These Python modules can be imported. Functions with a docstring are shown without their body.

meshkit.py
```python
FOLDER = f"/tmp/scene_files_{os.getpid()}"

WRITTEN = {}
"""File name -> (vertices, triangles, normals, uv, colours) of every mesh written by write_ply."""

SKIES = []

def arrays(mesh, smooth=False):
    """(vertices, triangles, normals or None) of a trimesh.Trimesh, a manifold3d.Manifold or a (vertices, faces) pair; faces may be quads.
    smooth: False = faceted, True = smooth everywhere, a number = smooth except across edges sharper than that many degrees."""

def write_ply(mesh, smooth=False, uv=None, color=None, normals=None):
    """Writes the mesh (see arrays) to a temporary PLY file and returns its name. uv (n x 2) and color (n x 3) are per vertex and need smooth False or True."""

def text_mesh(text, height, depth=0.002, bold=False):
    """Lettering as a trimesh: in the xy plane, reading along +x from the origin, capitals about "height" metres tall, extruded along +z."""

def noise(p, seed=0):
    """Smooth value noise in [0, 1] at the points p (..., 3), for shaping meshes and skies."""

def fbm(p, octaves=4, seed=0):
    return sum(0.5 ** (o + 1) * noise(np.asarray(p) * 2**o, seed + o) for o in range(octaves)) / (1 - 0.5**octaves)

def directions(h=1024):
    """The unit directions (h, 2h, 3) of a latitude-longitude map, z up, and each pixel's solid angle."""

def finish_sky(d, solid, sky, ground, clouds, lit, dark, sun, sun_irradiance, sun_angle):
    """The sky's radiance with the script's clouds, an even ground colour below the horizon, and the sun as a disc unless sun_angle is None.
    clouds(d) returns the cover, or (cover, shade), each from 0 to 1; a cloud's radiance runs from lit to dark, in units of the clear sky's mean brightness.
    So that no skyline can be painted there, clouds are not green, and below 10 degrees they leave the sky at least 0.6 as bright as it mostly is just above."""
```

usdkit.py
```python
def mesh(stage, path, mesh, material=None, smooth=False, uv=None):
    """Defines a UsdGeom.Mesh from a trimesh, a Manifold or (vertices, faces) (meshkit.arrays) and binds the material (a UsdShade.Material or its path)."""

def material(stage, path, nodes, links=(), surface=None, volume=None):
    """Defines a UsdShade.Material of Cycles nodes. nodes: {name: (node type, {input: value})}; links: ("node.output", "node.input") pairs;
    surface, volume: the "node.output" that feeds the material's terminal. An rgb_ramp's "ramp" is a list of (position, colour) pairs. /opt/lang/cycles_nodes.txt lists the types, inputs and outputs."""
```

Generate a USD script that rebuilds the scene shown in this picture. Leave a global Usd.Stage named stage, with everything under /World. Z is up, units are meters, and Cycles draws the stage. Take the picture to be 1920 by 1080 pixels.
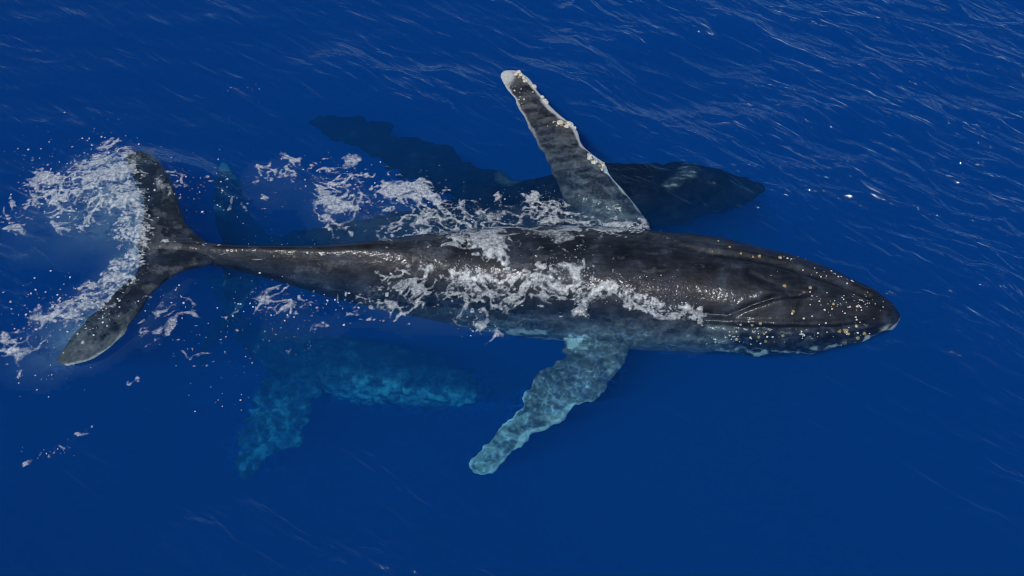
import math, random
import numpy as np
import trimesh, manifold3d, usdkit, meshkit
from scipy.interpolate import PchipInterpolator
from scipy.spatial import cKDTree
from scipy import ndimage
from pxr import Usd, UsdGeom, UsdLux, UsdShade, Gf, Sdf, Vt

random.seed(4)
R = np.random.default_rng(11)
stage = Usd.Stage.CreateInMemory()
UsdGeom.SetStageUpAxis(stage, 'Z')
UsdGeom.SetStageMetersPerUnit(stage, 1.0)
stage.SetDefaultPrim(UsdGeom.Xform.Define(stage, '/World').GetPrim())
UsdGeom.Scope.Define(stage, '/World/Looks')

# ------------------------------------------------------------------ camera, sky, sun
PITCH, HFOV, DIST = math.radians(51), math.radians(48), 19.3
EYE = np.array([0, -DIST * math.cos(PITCH), DIST * math.sin(PITCH)])
FWD = np.array([0, math.cos(PITCH), -math.sin(PITCH)])
UPV = np.array([0, math.sin(PITCH), math.cos(PITCH)])
FPX = 960 / math.tan(HFOV / 2)
cam = UsdGeom.Camera.Define(stage, '/World/camera')
cam.AddTranslateOp().Set(Gf.Vec3d(*EYE))
cam.AddRotateXOp().Set(90 - math.degrees(PITCH))
cam.CreateHorizontalApertureAttr(36.0)
cam.CreateFocalLengthAttr(18.0 / math.tan(HFOV / 2))
cam.CreateClippingRangeAttr(Gf.Vec2f(0.1, 5000))
cam.CreateExposureAttr(-0.6)

SUN_EL, SUN_AZ = math.radians(52), math.radians(206)       # azimuth from +y towards +x: the sun stands behind the camera, a little left
SUN = np.array([math.sin(SUN_AZ) * math.cos(SUN_EL), math.cos(SUN_AZ) * math.cos(SUN_EL), math.sin(SUN_EL)])
dome = UsdLux.DomeLight.Define(stage, '/World/sky')
dome.GetPrim().SetCustomDataByKey('kind', 'structure')
skym = usdkit.material(stage, '/World/Looks/sky_air', {
    's': ('sky_texture', {'sky_type': 'single_scattering', 'sun_disc': False, 'sun_elevation': SUN_EL, 'sun_rotation': SUN_AZ, 'aerosol_density': 0.4}),
    'b': ('background_shader', {'strength': 0.13})}, [('s.color', 'b.color')], surface='b.background')
UsdShade.MaterialBindingAPI.Apply(dome.GetPrim()).Bind(skym)
sun = UsdLux.DistantLight.Define(stage, '/World/sun')
sun.CreateNormalizeAttr(True); sun.CreateIntensityAttr(1.0); sun.CreateAngleAttr(0.5)
sun.CreateColorAttr(Gf.Vec3f(1.0, 0.985, 0.96))
zax = Gf.Vec3d(*SUN); xax = Gf.Cross(Gf.Vec3d(0, 0, 1), zax).GetNormalized(); yax = Gf.Cross(zax, xax)
sun.AddTransformOp().Set(Gf.Matrix4d(*xax, 0, *yax, 0, *zax, 0, 0, 0, 0, 1))


# ------------------------------------------------------------------ helpers
def P(px, py, z=0.0):
    """The point at height z that the photograph shows at (px, py), in its 1920 x 1080 pixels."""
    d = FWD + (px - 960) / FPX * np.array([1., 0, 0]) - (py - 540) / FPX * UPV
    return EYE + d * ((z - EYE[2]) / d[2])


def PX(v):
    w = np.asarray(v) - EYE
    t = w @ FWD
    return np.stack([960 + FPX * w[..., 0] / t, 540 - FPX * (w @ UPV) / t], -1)


def per_px(p):
    return float((np.asarray(p) - EYE) @ FWD) / FPX


COUNT = {}


def path_of(name, parent='/World'):
    k = (parent, name)
    n = COUNT.get(k, 0)
    COUNT[k] = n + 1
    return f'{parent}/{name}' + (f'_{n:03d}' if n else '')


def tag(prim, label=None, category=None, group=None, kind=None):
    for k, v in (('label', label), ('category', category), ('group', group), ('kind', kind)):
        if v:
            prim.SetCustomDataByKey(k, v)
    return prim


def put(name, mesh, mat, parent='/World', smooth=True, attrs=None):
    m = usdkit.mesh(stage, path_of(name, parent), mesh, mat, smooth=smooth)
    for k, v in (attrs or {}).items():
        UsdGeom.PrimvarsAPI(m).CreatePrimvar(k, Sdf.ValueTypeNames.FloatArray, 'vertex').Set(Vt.FloatArray.FromNumpy(np.asarray(v, np.float32)))
    return m.GetPrim()


def sstep(a, b, x):
    t = np.clip((x - a) / (b - a), 0, 1)
    return t * t * (3 - 2 * t)


def n2(x, y, sx, sy=None, seed=0, octaves=1, z=0.0):
    p = np.stack([x * sx, y * (sy or sx), np.full_like(x, z)], -1)
    return meshkit.fbm(p, octaves, seed) if octaves > 1 else meshkit.noise(p, seed)


def resample(pts, n):
    pts = np.asarray(pts, float)
    d = np.r_[0, np.cumsum(np.linalg.norm(np.diff(pts, axis=0), axis=1))]
    t = np.linspace(0, d[-1], n)
    return np.stack([PchipInterpolator(d, pts[:, k])(t) for k in range(pts.shape[1])], 1)


def seg_dist(p, line):
    """Distance of the 2-D points p to a polyline."""
    line = np.asarray(line, float)
    best = np.full(len(p), 1e9)
    for a, b in zip(line[:-1], line[1:]):
        ab = b - a
        t = np.clip(((p - a) @ ab) / max(ab @ ab, 1e-9), 0, 1)
        best = np.minimum(best, np.hypot(*(p - a - t[:, None] * ab).T))
    return best


# ------------------------------------------------------------------ materials
def skin(name, dark, mid, pale, rough=0.32, gloss=0.3, wet=0.0):
    return usdkit.material(stage, f'/World/Looks/{name}', {
        'g': ('geometry', {}),
        'a': ('attribute', {'attribute': 'pale'}),
        'n1': ('noise_texture', {'scale': 2.4, 'detail': 7.0, 'roughness': 0.68, 'distortion': 0.3}),
        'n2': ('noise_texture', {'scale': 6.0, 'detail': 3.0, 'roughness': 0.6}),
        'n4': ('noise_texture', {'scale': 15.0, 'detail': 4.0, 'roughness': 0.65}),
        'st': ('mapping', {'mapping_type': 'point', 'scale': (2.2, 16.0, 16.0)}),
        'n3': ('noise_texture', {'scale': 1.0, 'detail': 3.0, 'distortion': 0.6}),
        'r1': ('rgb_ramp', {'ramp': [(0.34, dark), (0.52, mid), (0.70, tuple(2.6 * c for c in mid))]}),
        'r2': ('rgb_ramp', {'ramp': [(0.35, (0.72, 0.72, 0.74)), (0.65, (1.35, 1.33, 1.3))]}),
        'mul': ('mix', {'mix_type': 'multiply', 'fac': 1.0}),
        # a mottled edge to the pale patches
        'e1': ('math', {'math_type': 'multiply_add', 'value2': 0.5, 'value3': -0.25}),
        'e2': ('math', {'math_type': 'add'}),
        'er': ('rgb_ramp', {'ramp': [(0.14, (0, 0, 0)), (0.45, (0.2, 0.2, 0.2)), (0.62, (0.6, 0.6, 0.6)), (0.85, (1, 1, 1))]}),
        'eb': ('rgb_to_bw', {}),
        'mp': ('mix', {'mix_type': 'mix', 'color2': pale}),
        # scratches and scars, whose web also paints a caustic net on the skin
        'dm': ('mix', {'mix_type': 'add', 'fac': 0.18}),
        'v': ('voronoi_texture', {'feature': 'distance_to_edge', 'scale': 2.1}),
        'vr': ('rgb_ramp', {'ramp': [(0.0, (1, 1, 1)), (0.028, (0, 0, 0))]}),
        'vb': ('rgb_to_bw', {}),
        'sr': ('rgb_ramp', {'ramp': [(0.5, (0, 0, 0)), (0.7, (0.55, 0.55, 0.55))]}),
        'sb': ('rgb_to_bw', {}),
        'sm': ('math', {'math_type': 'multiply'}),
        'ms': ('mix', {'mix_type': 'mix', 'color2': (0.07, 0.075, 0.085)}),
        'bp': ('bump', {'strength': 0.5, 'distance': 0.03}),
        'rr': ('map_range', {'from_min': 0.3, 'from_max': 0.7, 'to_min': rough - 0.12, 'to_max': rough + 0.16}),
        'p': ('principled_bsdf', {'specular_ior_level': gloss, 'coat_weight': wet, 'coat_roughness': 0.17, 'coat_ior': 1.33}),
    }, [('g.position', 'n1.vector'), ('g.position', 'n2.vector'), ('g.position', 'st.vector'), ('st.vector', 'n3.vector'),
        ('n1.fac', 'r1.fac'), ('n3.fac', 'r2.fac'), ('r1.color', 'mul.color1'), ('r2.color', 'mul.color2'),
        ('g.position', 'n4.vector'), ('n4.fac', 'e1.value1'), ('e1.value', 'e2.value1'), ('a.fac', 'e2.value2'), ('e2.value', 'er.fac'), ('er.color', 'eb.color'),
        ('g.position', 'dm.color1'), ('n2.color', 'dm.color2'), ('dm.color', 'v.vector'), ('v.distance', 'vr.fac'), ('vr.color', 'vb.color'),
        ('n1.fac', 'sr.fac'), ('sr.color', 'sb.color'), ('vb.val', 'sm.value1'), ('sb.val', 'sm.value2'),
        ('mul.color', 'ms.color1'), ('sm.value', 'ms.fac'), ('ms.color', 'mp.color1'), ('eb.val', 'mp.fac'),
        ('n2.fac', 'bp.height'), ('bp.normal', 'p.normal'), ('bp.normal', 'p.coat_normal'), ('n1.fac', 'rr.value'), ('rr.result', 'p.roughness'), ('mp.color', 'p.base_color')],
        surface='p.BSDF')


SKIN = skin('wet_dark_skin', (0.0045, 0.006, 0.010), (0.0125, 0.0155, 0.0235), (0.46, 0.47, 0.45), 0.5, 0.18, 0.32)
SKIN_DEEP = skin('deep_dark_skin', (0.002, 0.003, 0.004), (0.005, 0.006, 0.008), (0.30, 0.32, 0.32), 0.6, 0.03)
SKIN_CALF = skin('mottled_calf_skin', (0.014, 0.016, 0.018), (0.04, 0.045, 0.05), (0.42, 0.44, 0.44), 0.6, 0.03)


def barn(name, c1, c2):
    return usdkit.material(stage, f'/World/Looks/{name}', {
        'g': ('geometry', {}), 'n': ('noise_texture', {'scale': 45.0, 'detail': 3.0}),
        'r': ('rgb_ramp', {'ramp': [(0.35, c1), (0.65, c2)]}),
        'p': ('principled_bsdf', {'roughness': 0.55})},
        [('g.position', 'n.vector'), ('n.fac', 'r.fac'), ('r.color', 'p.base_color')], surface='p.BSDF')


BARN_OCHRE = barn('ochre_barnacle', (0.20, 0.12, 0.045), (0.50, 0.38, 0.20))
BARN_PALE = barn('pale_barnacle', (0.42, 0.36, 0.28), (0.72, 0.69, 0.62))

WATER = usdkit.material(stage, '/World/Looks/sea_water', {
    'g': ('geometry', {}),
    'a': ('attribute', {'attribute': 'ripple'}),
    'mr': ('mapping', {'mapping_type': 'point', 'rotation': (0, 0, 0.66)}),
    'mp': ('mapping', {'mapping_type': 'point', 'scale': (1.0, 3.5, 5.0)}),
    'n': ('noise_texture', {'scale': 1.0, 'detail': 3.5, 'roughness': 0.48, 'distortion': 0.7}),
    'm': ('math', {'math_type': 'multiply'}),
    'b': ('bump', {'strength': 1.0, 'distance': 0.115}),
    # Fresnel reflection on the rippled normal
    'dt': ('vector_math', {'math_type': 'dot_product'}),
    'ab': ('math', {'math_type': 'absolute'}),
    'iv': ('math', {'math_type': 'subtract', 'value1': 1.0, 'use_clamp': True}),
    'p5': ('math', {'math_type': 'power', 'value2': 5.0}),
    'fr': ('math', {'math_type': 'multiply_add', 'value2': 0.98, 'value3': 0.02, 'use_clamp': True}),
    # caustic light painted as a web into the transmission colour
    'c': ('attribute', {'attribute': 'caustic_paint'}),
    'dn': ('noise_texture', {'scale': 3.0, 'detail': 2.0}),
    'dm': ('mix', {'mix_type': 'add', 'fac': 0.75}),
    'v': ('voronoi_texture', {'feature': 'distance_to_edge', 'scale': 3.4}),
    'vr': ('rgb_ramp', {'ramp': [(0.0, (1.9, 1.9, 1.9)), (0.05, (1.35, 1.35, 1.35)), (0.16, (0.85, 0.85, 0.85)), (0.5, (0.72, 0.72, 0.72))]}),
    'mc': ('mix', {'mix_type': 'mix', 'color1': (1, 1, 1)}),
    't': ('transparent_bsdf', {}),
    'gl': ('glossy_bsdf', {'color': (0.78, 0.94, 1.0), 'roughness': 0.04, 'distribution': 'ggx'}),
    'mx': ('mix_closure', {}),
    'vol': ('volume_coefficients', {'scatter_coeffs': (0.0004, 0.0235, 0.088), 'absorption_coeffs': (0.50, 0.160, 0.050), 'anisotropy': -0.2, 'phase': 'Henyey-Greenstein'}),
}, [('g.position', 'mr.vector'), ('mr.vector', 'mp.vector'), ('mp.vector', 'n.vector'), ('n.fac', 'm.value1'), ('a.fac', 'm.value2'), ('m.value', 'b.height'),
    ('b.normal', 'gl.normal'), ('b.normal', 'dt.vector1'), ('g.incoming', 'dt.vector2'), ('dt.value', 'ab.value1'), ('ab.value', 'iv.value2'), ('iv.value', 'p5.value1'), ('p5.value', 'fr.value1'),
    ('g.position', 'dn.vector'), ('g.position', 'dm.color1'), ('dn.color', 'dm.color2'), ('dm.color', 'v.vector'), ('v.distance', 'vr.fac'), ('vr.color', 'mc.color2'), ('c.fac', 'mc.fac'), ('mc.color', 't.color'),
    ('fr.value', 'mx.fac'), ('t.BSDF', 'mx.closure1'), ('gl.BSDF', 'mx.closure2')],
    surface='mx.closure', volume='vol.volume')
SEABED = usdkit.material(stage, '/World/Looks/deep_seabed', {
    'g': ('geometry', {}), 'n': ('noise_texture', {'scale': 0.3, 'detail': 4.0}),
    'r': ('rgb_ramp', {'ramp': [(0.3, (0.01, 0.014, 0.02)), (0.7, (0.02, 0.03, 0.04))]}),
    'p': ('principled_bsdf', {'roughness': 0.9})}, [('g.position', 'n.vector'), ('n.fac', 'r.fac'), ('r.color', 'p.base_color')], surface='p.BSDF')
FOAM = usdkit.material(stage, '/World/Looks/white_foam', {
    'g': ('geometry', {}), 'a': ('attribute', {'attribute': 'cover'}),
    'n': ('noise_texture', {'scale': 17.0, 'detail': 6.0, 'roughness': 0.85}),
    'cr': ('rgb_ramp', {'ramp': [(0.36, (0.26, 0.30, 0.35)), (0.60, (0.76, 0.77, 0.76))]}),
    'e1': ('math', {'math_type': 'multiply_add', 'value2': 1.9, 'value3': -1.0}),
    'e2': ('math', {'math_type': 'add'}),
    'er': ('map_range', {'range_type': 'smoothstep', 'from_min': 0.10, 'from_max': 1.35, 'to_min': 0.0, 'to_max': 0.90}),
    'd': ('principled_bsdf', {'roughness': 0.4}),
    't': ('transparent_bsdf', {}), 'mx': ('mix_closure', {})},
    [('g.position', 'n.vector'), ('n.fac', 'cr.fac'), ('cr.color', 'd.base_color'), ('n.fac', 'e1.value1'), ('e1.value', 'e2.value1'), ('a.fac', 'e2.value2'), ('e2.value', 'er.value'),
     ('er.result', 'mx.fac'), ('t.BSDF', 'mx.closure1'), ('d.BSDF', 'mx.closure2')], surface='mx.closure')
DROPS = usdkit.material(stage, '/World/Looks/spray_white', {'d': ('principled_bsdf', {'base_color': (0.52, 0.57, 0.62), 'roughness': 0.2})}, surface='d.BSDF')


# ------------------------------------------------------------------ sea surface
def ripple_mask(x, y):
    """How choppy the sea is: rough towards the far corners, calm nearby on the right."""
    far_right = sstep(-1.5, 5.5, 0.75 * (x - 3.0) + 0.66 * (y - 0.3))
    far_left = sstep(0.5, 5.5, 0.45 * (-x - 3.0) + 0.75 * y + 0.6)
    near_left = 0.75 * sstep(1.0, 6.0, -x * 0.8 - y * 0.6 - 0.5)
    gust = n2(x, y, 0.33, 0.42, 301, 2)
    return np.clip(0.17 + (1.15 * far_right + 0.6 * far_left + near_left) * (0.35 + 1.35 * sstep(0.30, 0.72, gust)), 0, 1.35)


def ridged(x, y, ang, lx, ly, seed, warp=0.5):
    c, s = math.cos(ang), math.sin(ang)
    u, v = c * x + s * y, -s * x + c * y
    w = n2(u, v, 1 / (1.6 * lx), 1 / (1.6 * ly), seed + 9, 2) - 0.5
    n = n2(u + 0.3 * lx * w, v + warp * w * ly * 3, 1 / lx, 1 / ly, seed)
    r = 1 - np.sqrt((2 * n - 1) ** 2 + 0.004)
    return r * np.sqrt(np.maximum(r, 0))


def wave(x, y):
    m = ripple_mask(x, y)
    h = 0.10 * (n2(x, y, 0.20, 0.26, 3) - 0.5) + 0.05 * (n2(x, y, 0.5, 0.6, 5) - 0.5)
    a = math.radians(-36)
    w = 0.055 * n2(x + 3, y, 0.35, 1.3, 22, 2) + 0.030 * ridged(x, y, a, 2.6, 0.85, 21) + 0.016 * ridged(x, y, a + 0.35, 1.2, 0.42, 31) + 0.008 * ridged(x, y, a - 0.3, 0.7, 0.22, 41)
    bl = [P(q[0], q[1])[:2] for q in ((1690, 610), (1560, 640), (1440, 640), (1200, 640), (900, 590), (600, 545), (380, 510), (220, 640))]
    d = seg_dist(np.stack([x, y], 1), bl) if np.ndim(x) == 1 else 9.0
    k = np.exp(-(d / 0.55) ** 2)
    w2 = 0.09 * (n2(x, y, 2.1, 3.0, 61, 3) - 0.5) + 0.02 * ridged(x, y, 0.5, 0.6, 0.35, 71)
    return h + 2.6 * m * w + k * w2


def graded(lo, hi, step, far):
    core = np.arange(lo, hi + step / 2, step)
    g = step * 1.22 ** np.arange(1, 60)
    g = np.cumsum(g); g = g[g < far]; g = np.r_[g, far]
    return np.r_[(lo - g)[::-1], core, core[-1] + g]


gx, gy = graded(-12.4, 12.4, 0.034, 140.0), graded(-6.0, 9.6, 0.034, 140.0)
nx, ny = len(gx), len(gy)
X, Y = np.meshgrid(gx, gy)
Z = wave(X.ravel(), Y.ravel())
Z *= np.exp(-np.maximum(0, np.hypot(X, Y).ravel() - 25) / 25)
top = np.stack([X.ravel(), Y.ravel(), Z], 1)
idx = np.arange(nx * ny).reshape(ny, nx)
q = np.stack([idx[:-1, :-1], idx[:-1, 1:], idx[1:, 1:], idx[1:, :-1]], -1).reshape(-1, 4)
faces = np.vstack([q[:, [0, 1, 2]], q[:, [0, 2, 3]]])
ring = np.r_[idx[0, :-1], idx[:-1, -1], idx[-1, :0:-1], idx[:0:-1, 0]]
DEPTH = -45.0
low = top[ring].copy(); low[:, 2] = DEPTH
nl = len(ring); base = len(top)
i = np.arange(nl); j = (i + 1) % nl
side = np.vstack([np.stack([ring[i], base + i, ring[j]], 1), np.stack([ring[j], base + i, base + j], 1)])
bot = np.stack([np.full(nl, base + nl), base + j, base + i], 1)
verts = np.vstack([top, low, [[0, 1, DEPTH]]])
rip = np.r_[0.22 + 0.78 * ripple_mask(top[:, 0], top[:, 1]), np.zeros(nl + 1)]
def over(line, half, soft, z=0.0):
    """Mask of the painted caustics, on the surface above something pale and shallow."""
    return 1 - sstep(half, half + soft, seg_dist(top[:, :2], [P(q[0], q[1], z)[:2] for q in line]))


caustic_paint = np.maximum.reduce([
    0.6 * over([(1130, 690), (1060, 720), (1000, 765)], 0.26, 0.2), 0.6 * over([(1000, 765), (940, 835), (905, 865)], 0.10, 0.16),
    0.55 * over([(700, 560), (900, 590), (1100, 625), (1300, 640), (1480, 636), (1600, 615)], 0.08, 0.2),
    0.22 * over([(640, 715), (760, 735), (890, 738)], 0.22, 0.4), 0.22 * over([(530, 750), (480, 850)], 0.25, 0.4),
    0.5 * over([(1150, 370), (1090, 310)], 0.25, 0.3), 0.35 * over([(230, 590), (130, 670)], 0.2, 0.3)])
caustic_paint = caustic_paint * (0.25 + 1.3 * n2(top[:, 0], top[:, 1], 1.5, 2.0, 207, 2))
caustic_paint = np.r_[np.clip(caustic_paint + 0.02, 0, 1), np.zeros(nl + 1)]
sea = put('sea_water', (verts, np.vstack([faces, side, bot])), WATER, smooth=60 if False else True, attrs={'ripple': rip, 'caustic_paint': caustic_paint})
tag(sea, 'deep blue open sea with fine ripples', kind='structure')
bedn = 30
bx, by = np.meshgrid(np.linspace(-160, 160, bedn), np.linspace(-160, 160, bedn))
bz = -48 + 2.0 * n2(bx.ravel(), by.ravel(), 0.05, 0.05, 8)
bi = np.arange(bedn * bedn).reshape(bedn, bedn)
bq = np.stack([bi[:-1, :-1], bi[:-1, 1:], bi[1:, 1:], bi[1:, :-1]], -1).reshape(-1, 4)
tag(put('seabed', (np.stack([bx.ravel(), by.ravel(), bz], 1), bq), SEABED), 'dark sea floor far below the whales', kind='structure')


# ------------------------------------------------------------------ whales
def to_manifold(v, f):
    return manifold3d.Manifold(manifold3d.Mesh(np.ascontiguousarray(v, np.float32), np.ascontiguousarray(f, np.uint32)))


def loft(rings):
    """Closed loft through rings (n, k, 3)."""
    rings = np.asarray(rings)
    n, k = rings.shape[:2]
    v = np.vstack([rings.reshape(-1, 3), rings[0].mean(0), rings[-1].mean(0)])
    a = np.arange(n * k).reshape(n, k)
    b = np.roll(a, -1, 1)
    f = np.vstack([np.stack([a[:-1].ravel(), b[:-1].ravel(), b[1:].ravel()], 1), np.stack([a[:-1].ravel(), b[1:].ravel(), a[1:].ravel()], 1),
                   np.stack([np.full(k, n * k), b[0], a[0]], 1), np.stack([np.full(k, n * k + 1), a[-1], b[-1]], 1)])
    t = trimesh.Trimesh(v, f, process=False)
    if t.volume < 0:
        f = f[:, ::-1]
    return to_manifold(v, f)


def body(st, n=110, k=56):
    """st rows: px, py, radius px, zc, side, up, down (factors), keel (0 round .. 1 sharp top)."""
    st = np.array(st, float)
    c = np.array([P(a[0], a[1], a[3]) for a in st])
    r = np.array([a[2] * per_px(q) for a, q in zip(st, c)])
    s = np.r_[0, np.cumsum(np.linalg.norm(np.diff(c, axis=0), axis=1))]
    u = 0.5 - 0.5 * np.cos(np.linspace(0, np.pi, n)) * 1.0
    t = s[-1] * (0.35 * u + 0.65 * np.linspace(0, 1, n))
    I = lambda y: PchipInterpolator(s, y)(t)
    C = np.stack([I(c[:, m]) for m in range(3)], 1)
    rr, sd, up, dn, kl = I(r), I(st[:, 4]), I(st[:, 5]), I(st[:, 6]), I(st[:, 7])
    T = np.gradient(C, axis=0); T /= np.linalg.norm(T, axis=1, keepdims=True)
    S = np.cross(T, [0, 0, 1.0]); S /= np.linalg.norm(S, axis=1, keepdims=True)
    U = np.cross(S, T)
    th = np.linspace(0, 2 * np.pi, k, endpoint=False)
    rings = []
    for m in range(n):
        ca, sa = np.cos(th), np.sin(th)
        w = np.abs(ca) * 1.0
        upf = np.maximum(sa, 0)
        side = np.sign(ca) * w * (1 - kl[m] * 0.75 * upf ** 1.0 * (1 - upf * 0.0))
        rings.append(C[m] + rr[m] * (np.outer(side * sd[m], S[m]) + np.outer(np.where(sa > 0, sa * up[m], sa * dn[m]), U[m])))
    return loft(rings)


def blade(lead, trail, thick, n=70, k=24, bumps=0.0, seed=0):
    """A fin between a leading and a trailing edge (lists of px, py, z), root to tip."""
    A = resample([P(*a) for a in lead], n); B = resample([P(*a) for a in trail], n)
    tt = np.linspace(0, 1, n)
    if bumps:
        d = A - B; d /= np.maximum(np.linalg.norm(d, axis=1, keepdims=True), 1e-6)
        A = A + d * (bumps * (n2(tt * 16, tt * 0, 1, 1, seed) - 0.5) * np.sin(np.pi * np.clip(tt * 1.05, 0, 1)) ** 0.5)[:, None]
        B = B - d * (0.8 * bumps * (n2(tt * 26, tt * 0 + 3, 1, 1, seed + 1) - 0.5) * np.sin(np.pi * np.clip(tt * 1.05, 0, 1)) ** 0.5)[:, None]
    th = np.linspace(0, 2 * np.pi, k, endpoint=False)
    rings = []
    for m in range(n):
        ch = A[m] - B[m]; L = np.linalg.norm(ch)
        span = (A[min(m + 1, n - 1)] + B[min(m + 1, n - 1)] - A[max(m - 1, 0)] - B[max(m - 1, 0)])
        nrm = np.cross(ch, span); nrm /= max(np.linalg.norm(nrm), 1e-9)
        c = 0.5 + 0.5 * np.cos(th)
        prof = np.sqrt(np.clip(c, 0, 1)) * 0 + np.sign(np.sin(th)) * (np.abs(np.sin(th)) ** 0.8) * (0.55 + 0.6 * c)
        h = min(np.interp(m / (n - 1), [0, 1], thick) * 0.5, L * 0.22 + 0.004)
        rings.append(B[m] + np.outer(c, ch) + np.outer(prof * h, nrm))
    return loft(rings)


def join(pieces, edge, smooth=8):
    m = pieces[0]
    for p in pieces[1:]:
        m = m + p
    m = m.refine_to_length(edge)
    g = m.to_mesh()
    t = trimesh.Trimesh(g.vert_properties[:, :3].astype(float), g.tri_verts.astype(int), process=True)
    trimesh.smoothing.filter_taubin(t, lamb=0.5, nu=0.52, iterations=smooth)
    return t


def crest(lead):
    return np.array([P(*a) for a in lead])


def px_line_m(v, line):
    """Distance in metres, across the view, of the vertices v to a line drawn on the whale."""
    return seg_dist(PX(v), line) * DIST / FPX


# --- the large whale at the surface
ST = [  # px, py, r px, zc, side, up, down, keel
    (1688, 594, 5, -0.22, 1, 0.9, 1, 0), (1676, 594, 22, -0.24, 1, 0.9, 1, 0), (1645, 590, 42, -0.26, 1.02, 0.85, 1.0, 0), (1600, 584, 60, -0.30, 1.04, 0.85, 1.0, 0),
    (1540, 576, 79, -0.36, 1.04, 0.88, 1.0, 0), (1480, 569, 92, -0.42, 1.03, 0.92, 1.0, 0), (1400, 560, 102, -0.52, 1.0, 0.98, 1.0, 0),
    (1300, 549, 110, -0.66, 1.0, 1.0, 1.0, 0), (1200, 544, 113, -0.75, 1.0, 1.0, 1.0, 0.05), (1100, 535, 111, -0.76, 1.0, 1.0, 1.0, 0.1),
    (1000, 527, 107, -0.73, 1.0, 1.0, 1.0, 0.15), (900, 520, 97, -0.66, 1.0, 1.0, 1.0, 0.25), (800, 515, 83, -0.54, 0.98, 1.04, 1.0, 0.4),
    (720, 510, 71, -0.44, 0.95, 1.10, 1.05, 0.55), (640, 505, 58, -0.34, 0.9, 1.12, 1.1, 0.65), (560, 496, 44, -0.24, 0.88, 1.1, 1.1, 0.7),
    (480, 486, 31, -0.15, 0.9, 1.1, 1.1, 0.7), (420, 478, 23, -0.09, 1.0, 1.05, 1.1, 0.6), (360, 468, 18, -0.05, 1.1, 1.0, 1.0, 0.5), (300, 462, 12, -0.01, 1.2, 0.9, 0.9, 0.4), (262, 462, 4, 0.0, 1, 1, 1, 0)]
FAR_LEAD = [(1228, 455, -0.75), (1216, 420, -0.55), (1186, 375, -0.30), (1150, 333, -0.2), (1128, 305, -0.14), (1103, 283, -0.08), (1078, 242, 0.02), (1062, 228, 0.06), (1040, 210, 0.1), (1020, 185, 0.14), (1003, 163, 0.17), (985, 143, 0.18), (965, 133, 0.17), (948, 134, 0.15)]
FAR_TRAIL = [(1060, 450, -0.75), (1062, 392, -0.55), (1050, 362, -0.38), (1038, 330, -0.28), (1026, 304, -0.2), (1012, 275, -0.12), (1000, 250, -0.04), (985, 225, 0.03), (975, 206, 0.08), (965, 188, 0.11), (955, 172, 0.13), (946, 156, 0.14), (939, 144, 0.14), (940, 138, 0.14)]
NEAR_LEAD = [(1200, 600, -0.95), (1180, 655, -1.0), (1158, 698, -1.04), (1128, 728, -1.1), (1100, 752, -1.15), (1075, 760, -1.18), (1052, 785, -1.22), (1025, 805, -1.25), (995, 812, -1.28), (968, 842, -1.32), (945, 868, -1.35), (925, 886, -1.38), (905, 894, -1.4), (890, 888, -1.4)]
NEAR_TRAIL = [(1040, 600, -0.95), (1058, 662, -1.0), (1032, 684, -1.04), (1008, 706, -1.1), (988, 726, -1.15), (978, 750, -1.18), (968, 770, -1.22), (952, 788, -1.25), (932, 806, -1.28), (914, 826, -1.32), (897, 846, -1.35), (884, 862, -1.38), (877, 874, -1.4), (880, 880, -1.4)]
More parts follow.
